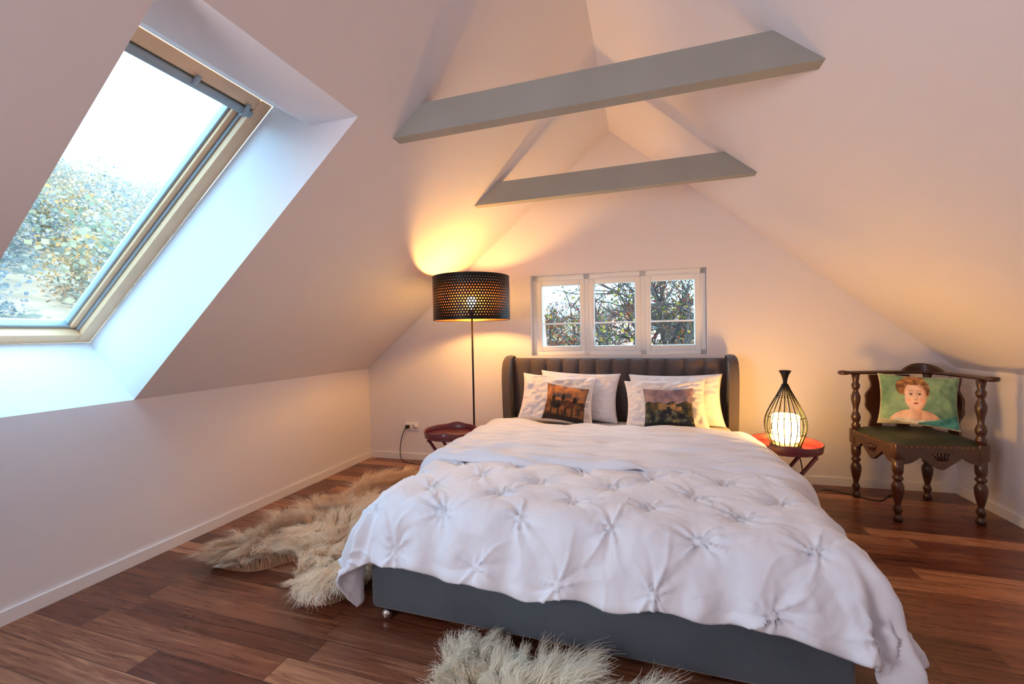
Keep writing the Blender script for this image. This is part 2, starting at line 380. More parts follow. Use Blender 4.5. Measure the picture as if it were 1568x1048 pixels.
# ---------------------------------------------------------------- pillows & cushions
def pillow(name,wd,ht,th,loc,rot,mat,paint=None,nu=60,nv=44,seed=0,corner=.16,wr=.012,parent=None,soft=0):
    vs=[];cols=[]
    for side in (-1,1):
        for j in range(nv+1):
            for i in range(nu+1):
                u=-1+2*i/nu; v=-1+2*j/nv
                x=wd/2*u*(1-corner*(1-v*v)*.55*abs(u)**3); z=ht/2*v*(1-corner*(1-u*u)*.55*abs(v)**3)
                p=max(0,(1-abs(u)**2.6))*max(0,(1-abs(v)**2.6)); y=th/2*p**.42
                nz=noise.noise(Vector((u*2.2+seed,v*2.2,seed*3.1+side)))*wr*1.2+noise.noise(Vector((u*6+seed,v*5,seed)))*wr*.6
                if paint is None: nz+=wr*1.0*(abs(noise.noise(Vector((u*3+v*2+seed,v*5-u*2,seed*2)))))*2-wr*.5
                y=y*(1-.10*(1-v)*.5)+nz*min(1,p*4)
                vs.append((x,side*y,z))
                if paint is not None:
                    if side>0: cols.append((.05,.05,.05))
                    elif soft:
                        a=[paint((u+1)/2+du_,(v+1)/2+dv_) for du_,dv_ in ((0,0),(soft,soft),(-soft,soft),(soft,-soft),(-soft,-soft))]
                        cols.append(tuple(sum(q[m_] for q in a)/5 for m_ in range(3)))
                    else: cols.append(paint((u+1)/2,(v+1)/2))
    n=(nu+1)*(nv+1); fs=[]
    for j in range(nv):
        for i in range(nu):
            a=j*(nu+1)+i; fs.append((a,a+1,a+nu+2,a+nu+1)); a+=n; fs.append((a+nu+1,a+nu+2,a+1,a))
    o=mk(name,vs,fs,mat,parent,True,np.array(cols) if paint else None)
    bm=bmesh.new(); bm.from_mesh(o.data); bmesh.ops.remove_doubles(bm,verts=bm.verts,dist=.0008); bm.to_mesh(o.data); bm.free()
    o.location=loc; o.rotation_euler=rot
    return o
R_=math.radians
pillow("pillow",.66,.40,.15,(-.53,-.265,.685),(R_(-15),R_(2),R_(-3)),M_linen2,seed=1)
pillow("pillow",.60,.40,.16,(-.68,-.40,.675),(R_(-24),R_(4),R_(3)),M_linen2,seed=2,wr=.018)
pillow("pillow",.68,.40,.15,(.21,-.265,.675),(R_(-15),R_(-1),0),M_linen2,seed=3)
pillow("pillow",.58,.38,.16,(.13,-.40,.660),(R_(-24),R_(-3),R_(-3)),M_linen2,seed=4,wr=.018)
def fb(x,y,s,sd=0): return noise.fractal(Vector((x*s,y*s,sd)),1,2,4)
def mixc(a,b_,t): t=max(0,min(1,t)); return tuple(a[i]*(1-t)+b_[i]*t for i in range(3))
def ell(u,v,cx,cy,rx,ry): return ((u-cx)/rx)**2+((v-cy)/ry)**2
def P_horse(u,v):
    n_=fb(u,v,5,1)
    c=mixc(lin((175,110,62)),lin((105,66,50)),.5+n_)
    if v>.62: c=mixc(lin((195,125,72)),lin((95,76,72)),.5+1.3*fb(u,v,4,7))
    if v<.55+.06*fb(u,0,6,2): c=mixc(lin((62,42,30)),lin((130,80,42)),.5+n_*1.5)
    for (cx,cy,rx,ry) in ((.3,.42,.13,.09),(.62,.45,.12,.09),(.22,.58,.04,.09),(.73,.58,.05,.09),(.45,.6,.04,.12),(.2,.25,.02,.13),(.37,.25,.02,.13),(.54,.27,.02,.13),(.7,.27,.02,.13)):
        if ell(u,v,cx,cy,rx,ry)<1+.4*n_: c=lin((34,24,20)) if cx!=.62 else lin((85,45,28))
    if v<.14: c=lin((35,26,24))
    if min(u,1-u,v,1-v)<.02: c=lin((60,40,30))
    return c
def P_land(u,v):
    n_=fb(u,v,5,11)
    c=mixc(lin((165,135,135)),lin((118,104,118)),.5+n_)
    if v<.60+.08*fb(u,0,4,3): c=mixc(lin((42,46,40)),lin((95,80,50)),.4+n_*1.4)
    if .42<v<.58 and .3<u<.75 and n_>-.1: c=lin((150,115,75))
    if v<.34+.1*math.sin(u*4): c=mixc(lin((22,28,38)),lin((100,102,80)),.2+1.4*fb(u,v,9,5))
    if v<.12: c=lin((20,24,34))
    return c
def P_port(u,v):
    c=mixc(lin((140,176,140)),lin((98,138,112)),.5+fb(u,v,3,2))
    hc=lin((110,72,44)); hl=lin((190,142,92))
    skin=lin((246,214,190)); sh=lin((198,140,114))
    if ell(u,v,.47,.02,.33,.30)<1: c=mixc(skin,sh,.2+.6*fb(u,v,4,8)+abs(u-.45)*1.3)
    if ell(u,v,.43,.74,.175,.22)<1+.12*fb(u,v,5,4): c=mixc(hc,hl,.4+1.2*fb(u*1,v*.5,14,5))
    if ell(u,v,.295,.74,.08,.15)<1+.2*fb(u,v,8,6): c=mixc(hc,hl,.3+fb(u,v,14,5))
    if ell(u,v,.57,.70,.055,.18)<1+.2*fb(u,v,8,9): c=mixc(hc,hl,.25+fb(u,v,14,7))
    if abs(u-.46)<.07+.10*max(0,.27-v) and .12<v<.45: c=mixc(skin,sh,.45+(u-.46)*5)
    du=u-.455; dv=v-.565; uu=.455+du*.985+dv*.06; vv=.565+dv-du*.10
    d=ell(uu,vv,.455,.555,.128,.265)
    if vv>.62: d=ell(uu,vv,.455,.60,.128,.24)
    if d<1:
        c=mixc(skin,sh,max(0,(d-.35))*.9+(uu-.44)*2.6)
        for cx in (.405,.508):
            dd=ell(uu,vv,cx,.605,.042,.050)
            if dd<1: c=mixc(c,sh,.6*(1-dd))
            if ell(uu,vv,cx,.60,.024,.018)<1: c=lin((226,210,198))
            if ell(uu,vv,cx,.60,.013,.021)<1: c=lin((58,42,36))
            if .614<vv<.626 and abs(uu-cx)<.027: c=lin((120,78,62))
            if abs(vv-(.668-6*(uu-cx)**2))<.007 and abs(uu-cx)<.032: c=mixc(hc,sh,.55)
        if ell(uu,vv,.458,.500,.022,.018)<1: c=mixc(c,lin((180,105,88)),.45)
        if abs(uu-.474)<.008 and .51<vv<.63: c=mixc(c,sh,.6)
        if ell(uu,vv,.458,.432,.030,.017)<1: c=lin((200,70,66))
        if abs(vv-.432)<.004 and abs(uu-.458)<.030: c=lin((140,44,44))
        for cx in (.385,.53):
            dd=ell(uu,vv,cx,.49,.035,.06)
            if dd<1: c=mixc(c,lin((235,140,118)),.45*(1-dd))
    if ell(uu,vv,.455,.90,.13,.12)<1+.15*fb(u,v,6,3): c=mixc(hc,hl,.5+fb(u,v,14,5))
    if v<.13+.5*(u-.47)**2 and abs(u-.47)<.26: c=mixc(lin((240,234,218)),lin((190,184,168)),.5+fb(u,v,9,3))
    if v<.26-(.95-u)*.45 and u>.5: c=mixc(lin((80,160,155)),lin((40,105,108)),.5+fb(u,v,8,1))
    if v<.12-u*.2: c=lin((170,168,140))
    if min(u,1-u)<.015 or min(v,1-v)<.02: c=lin((200,195,175))
    return c
pillow("scatter_cushion",.315,.275,.11,(-.575,-.60,.675),(R_(-20),R_(8),R_(2)),M_paint,P_horse,90,80,5)
pillow("scatter_cushion",.335,.285,.11,(.145,-.60,.665),(R_(-22),R_(-2),R_(-2)),M_paint,P_land,90,80,6)
# ---------------------------------------------------------------- tray tables
def tray_table(loc,rot):
    t=empty("tray_table",loc,rot); r=.195
    lathe("tray_bottom",[(.001,.0),(r*.97,.0),(r,.004),(r,.012),(r*.97,.012),(.001,.012)],M_red,t,(0,0,.455),48,False)
    n=96; vs=[];fs=[]
    for k in range(n):
        a=2*math.pi*k/n; cut=min(abs((a%math.pi)-math.pi/2)/.28,9)
        zt=.046+.014*math.exp(-cut**2)
        for rr,zz in ((r,.012),(r+.006,zt),(r+.002,zt+.004),(r-.003,zt),(r-.006,.012)):
            vs.append((rr*math.cos(a),rr*math.sin(a),.455+zz))
    for k in range(n):
        k2=(k+1)%n
        for q in range(4): fs.append((k*5+q,k2*5+q,k2*5+q+1,k*5+q+1))
    mk("tray_rim",vs,fs,M_red,t,True)
    for sy in (-1,1):
        y=sy*.13
        tube("leg_a",[(-.16,y,.008),(.14,y,.45)],.011,M_red,t,10); tube("leg_b",[(.16,y*.86,.008),(-.14,y*.86,.45)],.011,M_red,t,10)
    for x in (-.14,.14): tube("cross_top",[(x,-.13,.447),(x,.13,.447)],.009,M_red,t,8)
    for x in (-.13,.13): tube("cross_low",[(x,-.13,.052),(x,.13,.052)],.008,M_red,t,8)
    return t
tray_table((-1.385,-.86,0),R_(12)); tray_table((.815,-.70,0),R_(-8))
# ---------------------------------------------------------------- floor lamp
fl=empty("floor_lamp",(-1.31,-.60,0))
lathe("foot",[(.001,0),(.13,0),(.13,.012),(.125,.018),(.012,.022),(.001,.022)],M_black,fl,n=40,cap=False)
tube("pole",[(0,0,.02),(0,0,1.38)],.0075,M_black,fl,12)
def shade(name,R0,mat):
    z0,z1=1.318,1.655; NA,NZ=88,15; vs=[];fs=[]
    def P(a,z): return (R0*math.cos(a),R0*math.sin(a),z)
    da=2*math.pi/NA; marg=.02; dz=(z1-z0-2*marg)/NZ
    for j in range(NZ):
        prof=math.sin(math.pi*(j+.5)/NZ)
        for i in range(NA):
            a0=(i+.5*(j%2))*da; zc=z0+marg+dz*(j+.5); ac=a0+da/2; b0=len(vs)
            rr=.0022+.0036*prof
            for k,(p,q) in enumerate(((-1,-1),(0,-1),(1,-1),(1,0),(1,1),(0,1),(-1,1),(-1,0))):
                vs.append(P(ac+p*da/2,zc+q*dz/2))
            for k,(p,q) in enumerate(((-1,-1),(0,-1),(1,-1),(1,0),(1,1),(0,1),(-1,1),(-1,0))):
                l=math.hypot(p,q); vs.append(P(ac+p/l*rr/R0,zc+q/l*rr))
            for k in range(8):
                k2=(k+1)%8; fs.append((b0+k,b0+k2,b0+8+k2,b0+8+k))
    for za,zb in ((z0,z0+marg),(z1-marg,z1)):
        b0=len(vs)
        for i in range(NA): vs.append(P(i*da,za)); vs.append(P(i*da,zb))
        for i in range(NA):
            i2=(i+1)%NA; fs.append((b0+2*i,b0+2*i2,b0+2*i2+1,b0+2*i+1))
    return mk(name,vs,fs,mat,fl,False)
shade("shade_outer",.302,M_black); shade("shade_inner",.299,M_copper)
for nm,z in (("rim_top",1.655),("rim_bottom",1.318)):
    tube(nm,[(.301*math.cos(2*math.pi*k/64),.301*math.sin(2*math.pi*k/64),z) for k in range(64)],.003,M_black,fl,6,True)
for k in range(3):
    a=2*math.pi*k/3+.4; tube("spider",[(0,0,1.36),(.30*math.cos(a),.30*math.sin(a),1.335)],.003,M_black,fl,6)
lathe("socket",[(.02,1.345),(.022,1.40),(.016,1.405)],M_black,fl,n=16)
lathe("bulb",[(.014,1.405),(.020,1.42),(.034,1.445),(.038,1.465),(.033,1.487),(.018,1.50),(.002,1.504)],M_bulb,fl,n=20)
tube("lamp_cord",[Vector(p)-Vector((-1.31,-.60,0)) for p in spline([(-2.21,-.155,.325),(-2.25,-.16,.24),(-2.27,-.17,.10),(-2.22,-.2,.01),(-2.0,-.26,.006),(-1.7,-.35,.006),(-1.43,-.58,.006)],8)],.004,M_cable,fl,6)
# ---------------------------------------------------------------- table lamp (wire cage)
tl=empty("table_lamp",(.82,-.70,.468))
prof=[(.075,.0),(.085,.03),(.105,.09),(.112,.14),(.104,.19),(.080,.25),(.050,.31),(.026,.36),(.014,.39)]
pp=spline([(r,0,z) for r,z in prof],4)
for k in range(20):
    a=2*math.pi*k/20
    tube("wire",[(p.x*math.cos(a),p.x*math.sin(a),p.z) for p in pp],.0030,M_black,tl,5)
for r,z in ((.105,.09),(.104,.19),(.05,.31)):
    tube("ring",[(r*math.cos(2*math.pi*k/40),r*math.sin(2*math.pi*k/40),z) for k in range(40)],.0024,M_black,tl,5,True)
lathe("base",[(.001,0),(.085,0),(.085,.012),(.07,.022),(.001,.022)],M_black,tl,n=32,cap=False)
lathe("top_funnel",[(.015,.375),(.011,.40),(.013,.42),(.022,.45),(.034,.472),(.032,.474),(.018,.455),(.001,.43)],M_black,tl,n=24)
lathe("diffuser",[(.001,.04),(.070,.04),(.074,.05),(.074,.185),(.068,.20),(.001,.202)],M_glow,tl,n=32,cap=False)
tube("power_cord",[Vector(p)-Vector((.82,-.70,.468)) for p in spline([(.90,-.62,.475),(1.0,-.40,.25),(1.1,-.1,.012),(1.3,-.06,.006),(1.5,-.2,.006),(1.62,-.08,.006),(1.75,.04,.006)],8)],.004,M_cable,tl,6)
# ---------------------------------------------------------------- corner chair
ch=empty("corner_armchair",(1.655,-.30,0),R_(9))
HX,HY=.222,.195
def turned(name,x,y,z0,z1,pat,scale=1):
    H_=z1-z0; return lathe(name,[(r*scale,z0+H_*t) for r,t in pat],M_wood,ch,(x,y,0),20)
legp=[(.016,0),(.024,.02),(.026,.06),(.018,.09),(.014,.12),(.020,.15),(.024,.19),(.019,.23),(.013,.26),(.017,.30),(.024,.38),(.030,.48),(.031,.55),(.024,.60),(.017,.63),(.027,.66),(.027,.69),(.018,.72),(.026,.76),(.028,.80),(.028,1.0)]
postp=[(.024,0),(.026,.08),(.016,.12),(.024,.16),(.028,.22),(.022,.28),(.014,.33),(.018,.42),(.026,.52),(.027,.60),(.018,.67),(.013,.71),(.022,.75),(.025,.81),(.016,.86),(.020,.92),(.024,1.0)]
corners={"left":(-HX,HY),"rear":(HX,HY),"right":(HX,-HY),"front":(-HX,-HY)}
for n_,(x,y) in corners.items():
    turned("leg_"+n_,x,y,0,.40,legp); box("block_"+n_,(x-.028,y-.028,.385),(x+.028,y+.028,.485),M_wood,ch,.006,2)
for n_ in ("left","rear","right"):
    x,y=corners[n_]; turned("post_"+n_,x,y,.485,.87,postp)
def splat(name,x,y,rot):
    out=[]; n=26
    for k in range(n+1):
        t=k/n; wv=.028+.030*math.sin(math.pi*t)**2*(1+.35*math.cos(t*6*math.pi))+.012*math.cos(t*4*math.pi); out.append((wv,.50+.365*t))
    vs=[];fs=[]
    for d in (-.008,.008):
        for wv,z in out: vs.append((-wv,d,z)); vs.append((wv,d,z))
    m_=2*(n+1)
    for k in range(n):
        a=2*k; fs+= [(a,a+1,a+3,a+2),(m_+a,m_+a+2,m_+a+3,m_+a+1),(a,a+2,m_+a+2,m_+a),(a+1,m_+a+1,m_+a+3,a+3)]
    o=mk(name,vs,fs,M_wood,ch); o.location=(x,y,0); o.rotation_euler=(0,0,rot); return o
splat("splat_a",-.09,HY+.015,0); splat("splat_a2",.08,HY+.015,0); splat("splat_b",HX+.015,0,math.pi/2)
rail=spline([(-.315,.165,.885),(-.24,.20,.882),(-.10,.225,.88),(.08,.235,.88),(.19,.235,.88),(.25,.18,.88),(.262,.05,.88),(.255,-.10,.88),(.235,-.20,.882),(.21,-.275,.885)],6)
tube("arm_rail",rail,.02,M_wood,ch,12,ell=(.031,.013))
cp=spline([(.10,.240,0),(.14,.243,0),(.18,.238,0),(.225,.212,0),(.25,.17,0),(.258,.11,0)],6); n=len(cp); vs=[];fs=[]
for i,p in enumerate(cp):
    t=i/(n-1); hh=.888+.055*math.sin(math.pi*t)**.7
    a=cp[max(i-1,0)];b_=cp[min(i+1,n-1)]; d=(b_-a).normalized(); nn=Vector((d.y,-d.x,0))*.014
    for q,z in ((nn,.875),(nn,hh-.008),(nn*.4,hh),(-nn*.4,hh),(-nn,hh-.008),(-nn,.875)): vs.append((p.x+q.x,p.y+q.y,z))
for i in range(n-1):
    for k in range(5): fs.append((i*6+k,i*6+k+1,(i+1)*6+k+1,(i+1)*6+k))
fs.append(tuple(range(6))); fs.append(tuple((n-1)*6+k for k in range(6))[::-1])
mk("crest",vs,fs,M_wood,ch)
for nm,(x,y) in (("scroll_left",(-.315,.165)),("scroll_right",(.21,-.275))):
    lathe(nm,[(.004,-.016),(.030,-.012),(.034,0),(.030,.012),(.004,.016)],M_wood,ch,(x,y,.885),20)
def apron(name,p,q):
    p=Vector(p);q=Vector(q);d=q-p; nn=Vector((d.y,-d.x,0)).normalized()*.011; n=40; vs=[];fs=[]
    for off in (nn,-nn):
        for k in range(n+1):
            t=k/n; zb=.395-.035*abs(math.cos(2*math.pi*t))**.7-.03*math.exp(-((t-.5)/.09)**2)+.03*math.exp(-((t-.25)/.08)**2)*.5+.015*math.exp(-((t-.75)/.08)**2)
            c=p+d*t+off; vs.append((c.x,c.y,zb)); vs.append((c.x,c.y,.478))
    m_=2*(n+1)
    for k in range(n):
        a=2*k; fs+=[(a,a+2,a+3,a+1),(m_+a,m_+a+1,m_+a+3,m_+a+2),(a,m_+a,m_+a+2,a+2),(a+1,a+3,m_+a+3,m_+a+1)]
    mk(name,vs,fs,M_wood,ch)
    k=int(d.length/.028)
    bm=bmesh.new()
    for i in range(1,k):
        c=p+d*(i/k)+nn*1.15
        bmesh.ops.create_icosphere(bm,subdivisions=1,radius=.0045,matrix=Matrix.Translation((c.x,c.y,.468)))
    me=bpy.data.meshes.new(name+"_nails"); bm.to_mesh(me); bm.free(); me.materials.append(M_brass); link(bpy.data.objects.new(name+"_nails",me),ch)
    mid=p+d*.5+nn*1.2; dn=d.normalized()
    for r0 in (-2,-1,0,1,2):
        c=mid+dn*r0*.017
        tube(name+"_shell",[(c.x-dn.x*r0*.008,c.y-dn.y*r0*.008,.385),(c.x+nn.x*.3,c.y+nn.y*.3,.415),(c.x+dn.x*r0*.004,c.y+dn.y*r0*.004,.435-.004*abs(r0))],[.003,.007,.004],M_wood,ch,6)
apron("apron_front",(-HX,-HY-.012,0),(HX,-HY-.012,0)); apron("apron_left",(-HX-.012,HY,0),(-HX-.012,-HY,0))
apron("apron_right",(HX+.012,-HY,0),(HX+.012,HY,0)); apron("apron_rear",(HX,HY+.012,0),(-HX,HY+.012,0))
vs=[];fs=[];n=24
for j in range(n+1):
    for i in range(n+1):
        u=-1+2*i/n;v=-1+2*j/n; p=(1-abs(u)**5)*(1-abs(v)**5)
        vs.append(((HX+.022)*u,(HY+.022)*v,.472+.05*p**.6))
for j in range(n):
    for i in range(n): a=j*(n+1)+i; fs.append((a,a+1,a+n+2,a+n+1))
mk("seat",vs,fs,M_leather,ch,True)
pillow("portrait_cushion",.40,.345,.12,(1.69,-.27,.71),(R_(-14),R_(2),R_(-18)),M_paint,P_port,170,140,8,soft=.005)
# ---------------------------------------------------------------- outlet
ou=empty("power_outlet",(-2.17,wy(-2.17)-.004,.325),ang)
box("plate",(-.075,-.008,-.04),(.075,.004,.04),M_trim,ou,.006,3)
for x in (-.037,.037):
    lathe("socket",[(.001,-.001),(.022,0),(.024,.004)],M_pvc,ou,(0,0,0),20).matrix_local=Matrix.Translation((x,-.009,0))@Matrix.Rotation(math.pi/2,4,'X')
box("plug",(-.055,-.05,-.017),(-.02,-.008,.017),M_cable,ou,.008,3)
# ---------------------------------------------------------------- sheepskins
def inpoly(P,poly):
    x,y=P[:,0],P[:,1]; ins=np.zeros(len(P),bool); j=len(poly)-1
    for i in range(len(poly)):
        xi,yi=poly[i];xj,yj=poly[j]
        c=((yi>y)!=(yj>y))&(x<(xj-xi)*(y-yi)/(yj-yi+1e-12)+xi); ins^=c; j=i
    return ins
def sheepskin(name,outline,N,NC,L0,tilt,c0,c1,c2,pt):
    sp=spline([(a,b_,0) for a,b_ in outline]+[(outline[0][0],outline[0][1],0)],6)
    poly=[(p.x,p.y) for p in sp[:-1]]
    A=np.array(poly); lo=A.min(0);hi=A.max(0)
    def samp(n):
        r=[];c=0
        while c<n:
            P=rng.uniform(lo,hi,(n*2,2)); P=P[inpoly(P,poly)]; r.append(P); c+=len(P)
        return np.concatenate(r)[:n]
    cen=A.mean(0)
    vs=[(cen[0],cen[1],.022)]+[(x,y,.003) for x,y in poly]; n=len(poly)
    pelt=mk(name,vs,[(0,1+i,1+(i+1)%n) for i in range(n)],M_fur,None,True,np.tile(np.array(c0),(n+1,1)))
    CC=samp(NC)
    ca=np.array([noise.noise(Vector((p[0]*2.5,p[1]*2.5,pt*7)))*5 for p in CC])
    outd=CC-cen; outd/=np.linalg.norm(outd,axis=1)[:,None]+1e-9
    cdir=np.stack([np.cos(ca),np.sin(ca)],1)*.7+outd*.7+rng.normal(0,.45,(NC,2))
    bumpn=np.array([noise.noise(Vector((p[0]*5,p[1]*5,8+pt))) for p in CC])
    cl_len=L0*rng.uniform(.7,1.3,NC)*(1+.7*bumpn)
    ctone=np.array([noise.noise(Vector((p[0]*3.2,p[1]*3.2,5+pt))) for p in CC])+rng.normal(0,.12,NC)
    P=samp(N)
    best=np.zeros(N,int)
    for k in range(0,N,1000):
        d=((P[k:k+1000,None]-CC[None])**2).sum(2); best[k:k+1000]=d.argmin(1)
    ln=cl_len[best]*rng.uniform(.8,1.15,N)
    dr=cdir[best]+rng.normal(0,.22,(N,2)); pull=(CC[best]-P)
    root=np.concatenate([P,np.full((N,1),.006)],1)
    K_=7; pts=[]
    ph=rng.uniform(0,6.28,NC)[best]; ph2=rng.normal(0,.5,N)
    for k in range(K_):
        t=k/(K_-1)
        h=ln*math.sin(t*1.75)*.66
        hor=dr*(ln*tilt*1.4*t**1.5)[:,None]+pull*(.6*t)
        wob=np.stack([np.sin(ph+ph2+t*10),np.cos(ph+ph2+t*10)],1)*(.010*t)
        q=root.copy(); q[:,:2]+=hor+wob; q[:,2]+=h; pts.append(q)
    wv=rng.uniform(.0010,.0020,N)
    sd=rng.normal(0,1,(N,2)); sd/=np.linalg.norm(sd,axis=1)[:,None]
    side=np.concatenate([sd*wv[:,None],np.zeros((N,1))],1)
    V=np.zeros((N,K_,2,3)); C_=np.zeros((N,K_,2,3))
    c0=np.array(c0);c1=np.array(c1);c2=np.array(c2)
    for k in range(K_):
        t=k/(K_-1); wk=1-t*.7
        V[:,k,0]=pts[k]-side*wk; V[:,k,1]=pts[k]+side*wk
        m_=min(1,t*2.2); base=c0*(1-m_)+c1*m_
        tipm=(np.clip(.1+t,0,1)*np.clip((ctone[best]-pt)*4,0,1)*.8)[:,None]
        col=base[None]*(1-tipm)+c2[None]*tipm
        C_[:,k,0]=col;C_[:,k,1]=col
    idx=np.arange(N)[:,None]*(K_*2)
    F=np.concatenate([np.concatenate([idx+2*k,idx+2*k+1,idx+2*k+3,idx+2*k+2],1) for k in range(K_-1)])
    mk_np(name+"_fleece",V.reshape(-1,3),F,M_fur,C_.reshape(-1,3),pelt)
    return pelt
sheepskin("sheepskin_rug",[(-2.20,-2.08),(-2.25,-1.9),(-2.14,-1.72),(-2.18,-1.45),(-2.13,-1.2),(-2.08,-.95),(-1.92,-.80),(-1.65,-.80),(-1.40,-1.0),(-1.32,-1.5),(-1.30,-1.95),(-1.36,-2.16),(-1.55,-2.18),(-1.66,-2.06),(-1.72,-1.92),(-1.82,-1.92),(-1.95,-2.06)],80000,1500,.135,.40,(.92,.66,.45),(1.0,.88,.72),(.66,.42,.26),.0)
sheepskin("sheepskin_rug",[(-.68,-2.33),(-.55,-2.28),(-.35,-2.32),(-.12,-2.34),(0.0,-2.45),(.02,-2.7),(-.1,-2.95),(-.35,-3.0),(-.6,-2.95),(-.7,-2.7),(-.66,-2.5)],46000,650,.115,.38,(.96,.82,.60),(1.0,.96,.84),(.92,.78,.58),.12)
# ---------------------------------------------------------------- outside
OUT=.50
def terrain_z(x,y):
    d=max(0,-x-9); return -3.2+min(d*.40,40)+1.5*noise.noise(Vector((x*.05,y*.05,0)))*min(1,d/10)+min(max(0,y-9),60)*.15*(1 if x>-9 else max(0,1-(-x-9)/10))
vs=[];fs=[];nx_,ny_=60,70
for j in range(ny_+1):
    for i in range(nx_+1):
        x=-110+i*(230/nx_); y=-70+j*(190/ny_); vs.append((x,y,terrain_z(x,y)))
for j in range(ny_):
    for i in range(nx_): a=j*(nx_+1)+i; fs.append((a,a+1,a+nx_+2,a+nx_+1))
M_hill=material("hill_meadow",(.175,.155,.12),.95,var=.7,vscale=.8,spec=.05)
mk("hillside_ground",vs,fs,M_hill,None,True)
pal=[(240,208,110),(246,222,150),(222,185,130),(190,200,165),(205,206,200),(225,223,220),(180,192,196),(240,190,90),(196,202,208)]
pal2=[(150,80,55),(175,110,70),(120,110,70),(110,100,90),(140,130,115),(90,85,60),(190,130,80)]
def foliage(name,specs,n,szf):
    VV=[];CCs=[]
    for k,(x,y,h,c) in enumerate(specs):
        z=terrain_z(x,y); r=h*.40
        dv=rng.normal(0,1,(n,3)); dv/=np.linalg.norm(dv,axis=1)[:,None]
        rad=rng.uniform(.35,1,n)**.6*(1+.25*np.sin(dv[:,0]*5+k)+.2*np.sin(dv[:,1]*6+k*2))
        pc=dv*rad[:,None]*np.array([r,r,h*.5])+np.array([x,y,z+h*.5])
        a=rng.normal(0,1,(n,3)); a/=np.linalg.norm(a,axis=1)[:,None]; b_=np.cross(a,rng.normal(0,1,(n,3))); b_/=np.linalg.norm(b_,axis=1)[:,None]
        sz=h*szf*rng.uniform(.6,1.4,n)[:,None]
        VV.append(np.stack([pc-a*sz,pc+b_*sz,pc+a*sz,pc-b_*sz],1).reshape(-1,3))
        CCs.append(np.repeat(np.clip(np.array(c)[None]*rng.uniform(.8,1.2,n)[:,None],0,1),4,0))
    V=np.concatenate(VV); mk_np(name,V,np.arange(len(V)).reshape(-1,4),M_leaf,np.concatenate(CCs))
sp=[]
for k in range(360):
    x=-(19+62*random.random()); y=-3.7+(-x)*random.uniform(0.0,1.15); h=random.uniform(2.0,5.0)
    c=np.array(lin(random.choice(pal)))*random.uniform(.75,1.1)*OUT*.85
    far=min(1,max(0,(-x-15)/45)); c=c*(1-.65*far)+np.array(lin((222,228,232)))*OUT*.9*.65*far  # distance haze painted into the leaf colours
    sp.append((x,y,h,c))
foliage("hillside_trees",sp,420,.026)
sp=[]
while len(sp)<110:
    y=random.uniform(11,40); x=random.uniform(-.42,.30)*(y+4); h=random.uniform(1.2,2.6)
    if abs(x+1.2)<4.2 and y<22: continue
    c=np.array(lin(random.choice(pal2)))*random.uniform(.7,1.1)*.35
    sp.append((x,y,h,c))
foliage("garden_shrubs",sp,320,.035)
def tree(name,base,h,seed,leafcols,spread=.6,depth=6,nleaf=3):
    rnd=random.Random(seed); vs=[];fs=[];lv=[];lf=[];lc=[]
    def seg(p,q,r0,r1):
        d=(q-p).normalized(); s=d.cross(Vector((.3,.2,1))).normalized(); t=s.cross(d); b0=len(vs)
        for pt,r in ((p,r0),(q,r1)):
            for k in range(4):
                a=k*math.pi/2; vs.append(pt+s*r*math.cos(a)+t*r*math.sin(a))
        for k in range(4): fs.append((b0+k,b0+(k+1)%4,b0+4+(k+1)%4,b0+4+k))
    def grow(p,d,l,r,n):
        q=p
        for i in range(3):
            d=(d+Vector((rnd.gauss(0,.16),rnd.gauss(0,.16),rnd.gauss(0,.10)))).normalized(); q2=q+d*l/3; seg(q,q2,r*(1-i*.12),r*(1-(i+1)*.12)); q=q2
            if n<=3 and rnd.random()<.6:
                dd=(d+Vector((rnd.gauss(0,.9),rnd.gauss(0,.9),rnd.gauss(0,.6)))).normalized(); seg(q,q+dd*l*.5,r*.4,r*.2)
            if n<=2:
                for _ in range(nleaf):
                    c=q+Vector((rnd.gauss(0,.08),rnd.gauss(0,.08),rnd.gauss(0,.08))); a=Vector((rnd.gauss(0,1),rnd.gauss(0,1),rnd.gauss(0,1))).normalized()*.03; b_=a.orthogonal().normalized()*.022
                    b0=len(lv); lv.extend([c-a,c+b_,c+a,c-b_]); lf.append((b0,b0+1,b0+2,b0+3)); lc.extend([rnd.choice(leafcols)]*4)
        if n==0: return
        for _ in range(3 if n>2 else 2):
            dd=(d+Vector((rnd.gauss(0,spread),rnd.gauss(0,spread),rnd.gauss(0,spread*.7)+.08))).normalized(); grow(q,dd,l*rnd.uniform(.68,.86),r*.62,n-1)
    grow(Vector(base),Vector((0,0,1)),h*.24,h*.018,depth)
    t=mk(name,vs,fs,M_bark)
    if lv: mk(name+"_leaves",lv,lf,M_leaf,t,False,np.array(lc)*.3)
red=[lin((220,90,55)),lin((240,140,80)),lin((180,70,45)),lin((150,130,60))]
grn=[lin((130,150,70)),lin((90,110,60)),lin((210,190,90))]
tree("garden_tree",(1.3,3.6,-3.2),7.6,5,grn,.7,6,1); tree("garden_tree",(-.2,7.5,-3.2),8.5,8,red,.7,6,4)
tree("garden_tree",(1.3,6.0,-3.2),8.5,31,red+grn,.7,6,2); tree("garden_tree",(-2.6,9.5,-3.2),7,21,red,.6,6,4)
nh=empty("neighbour_house",(-1.2,17,-2.0),R_(20))
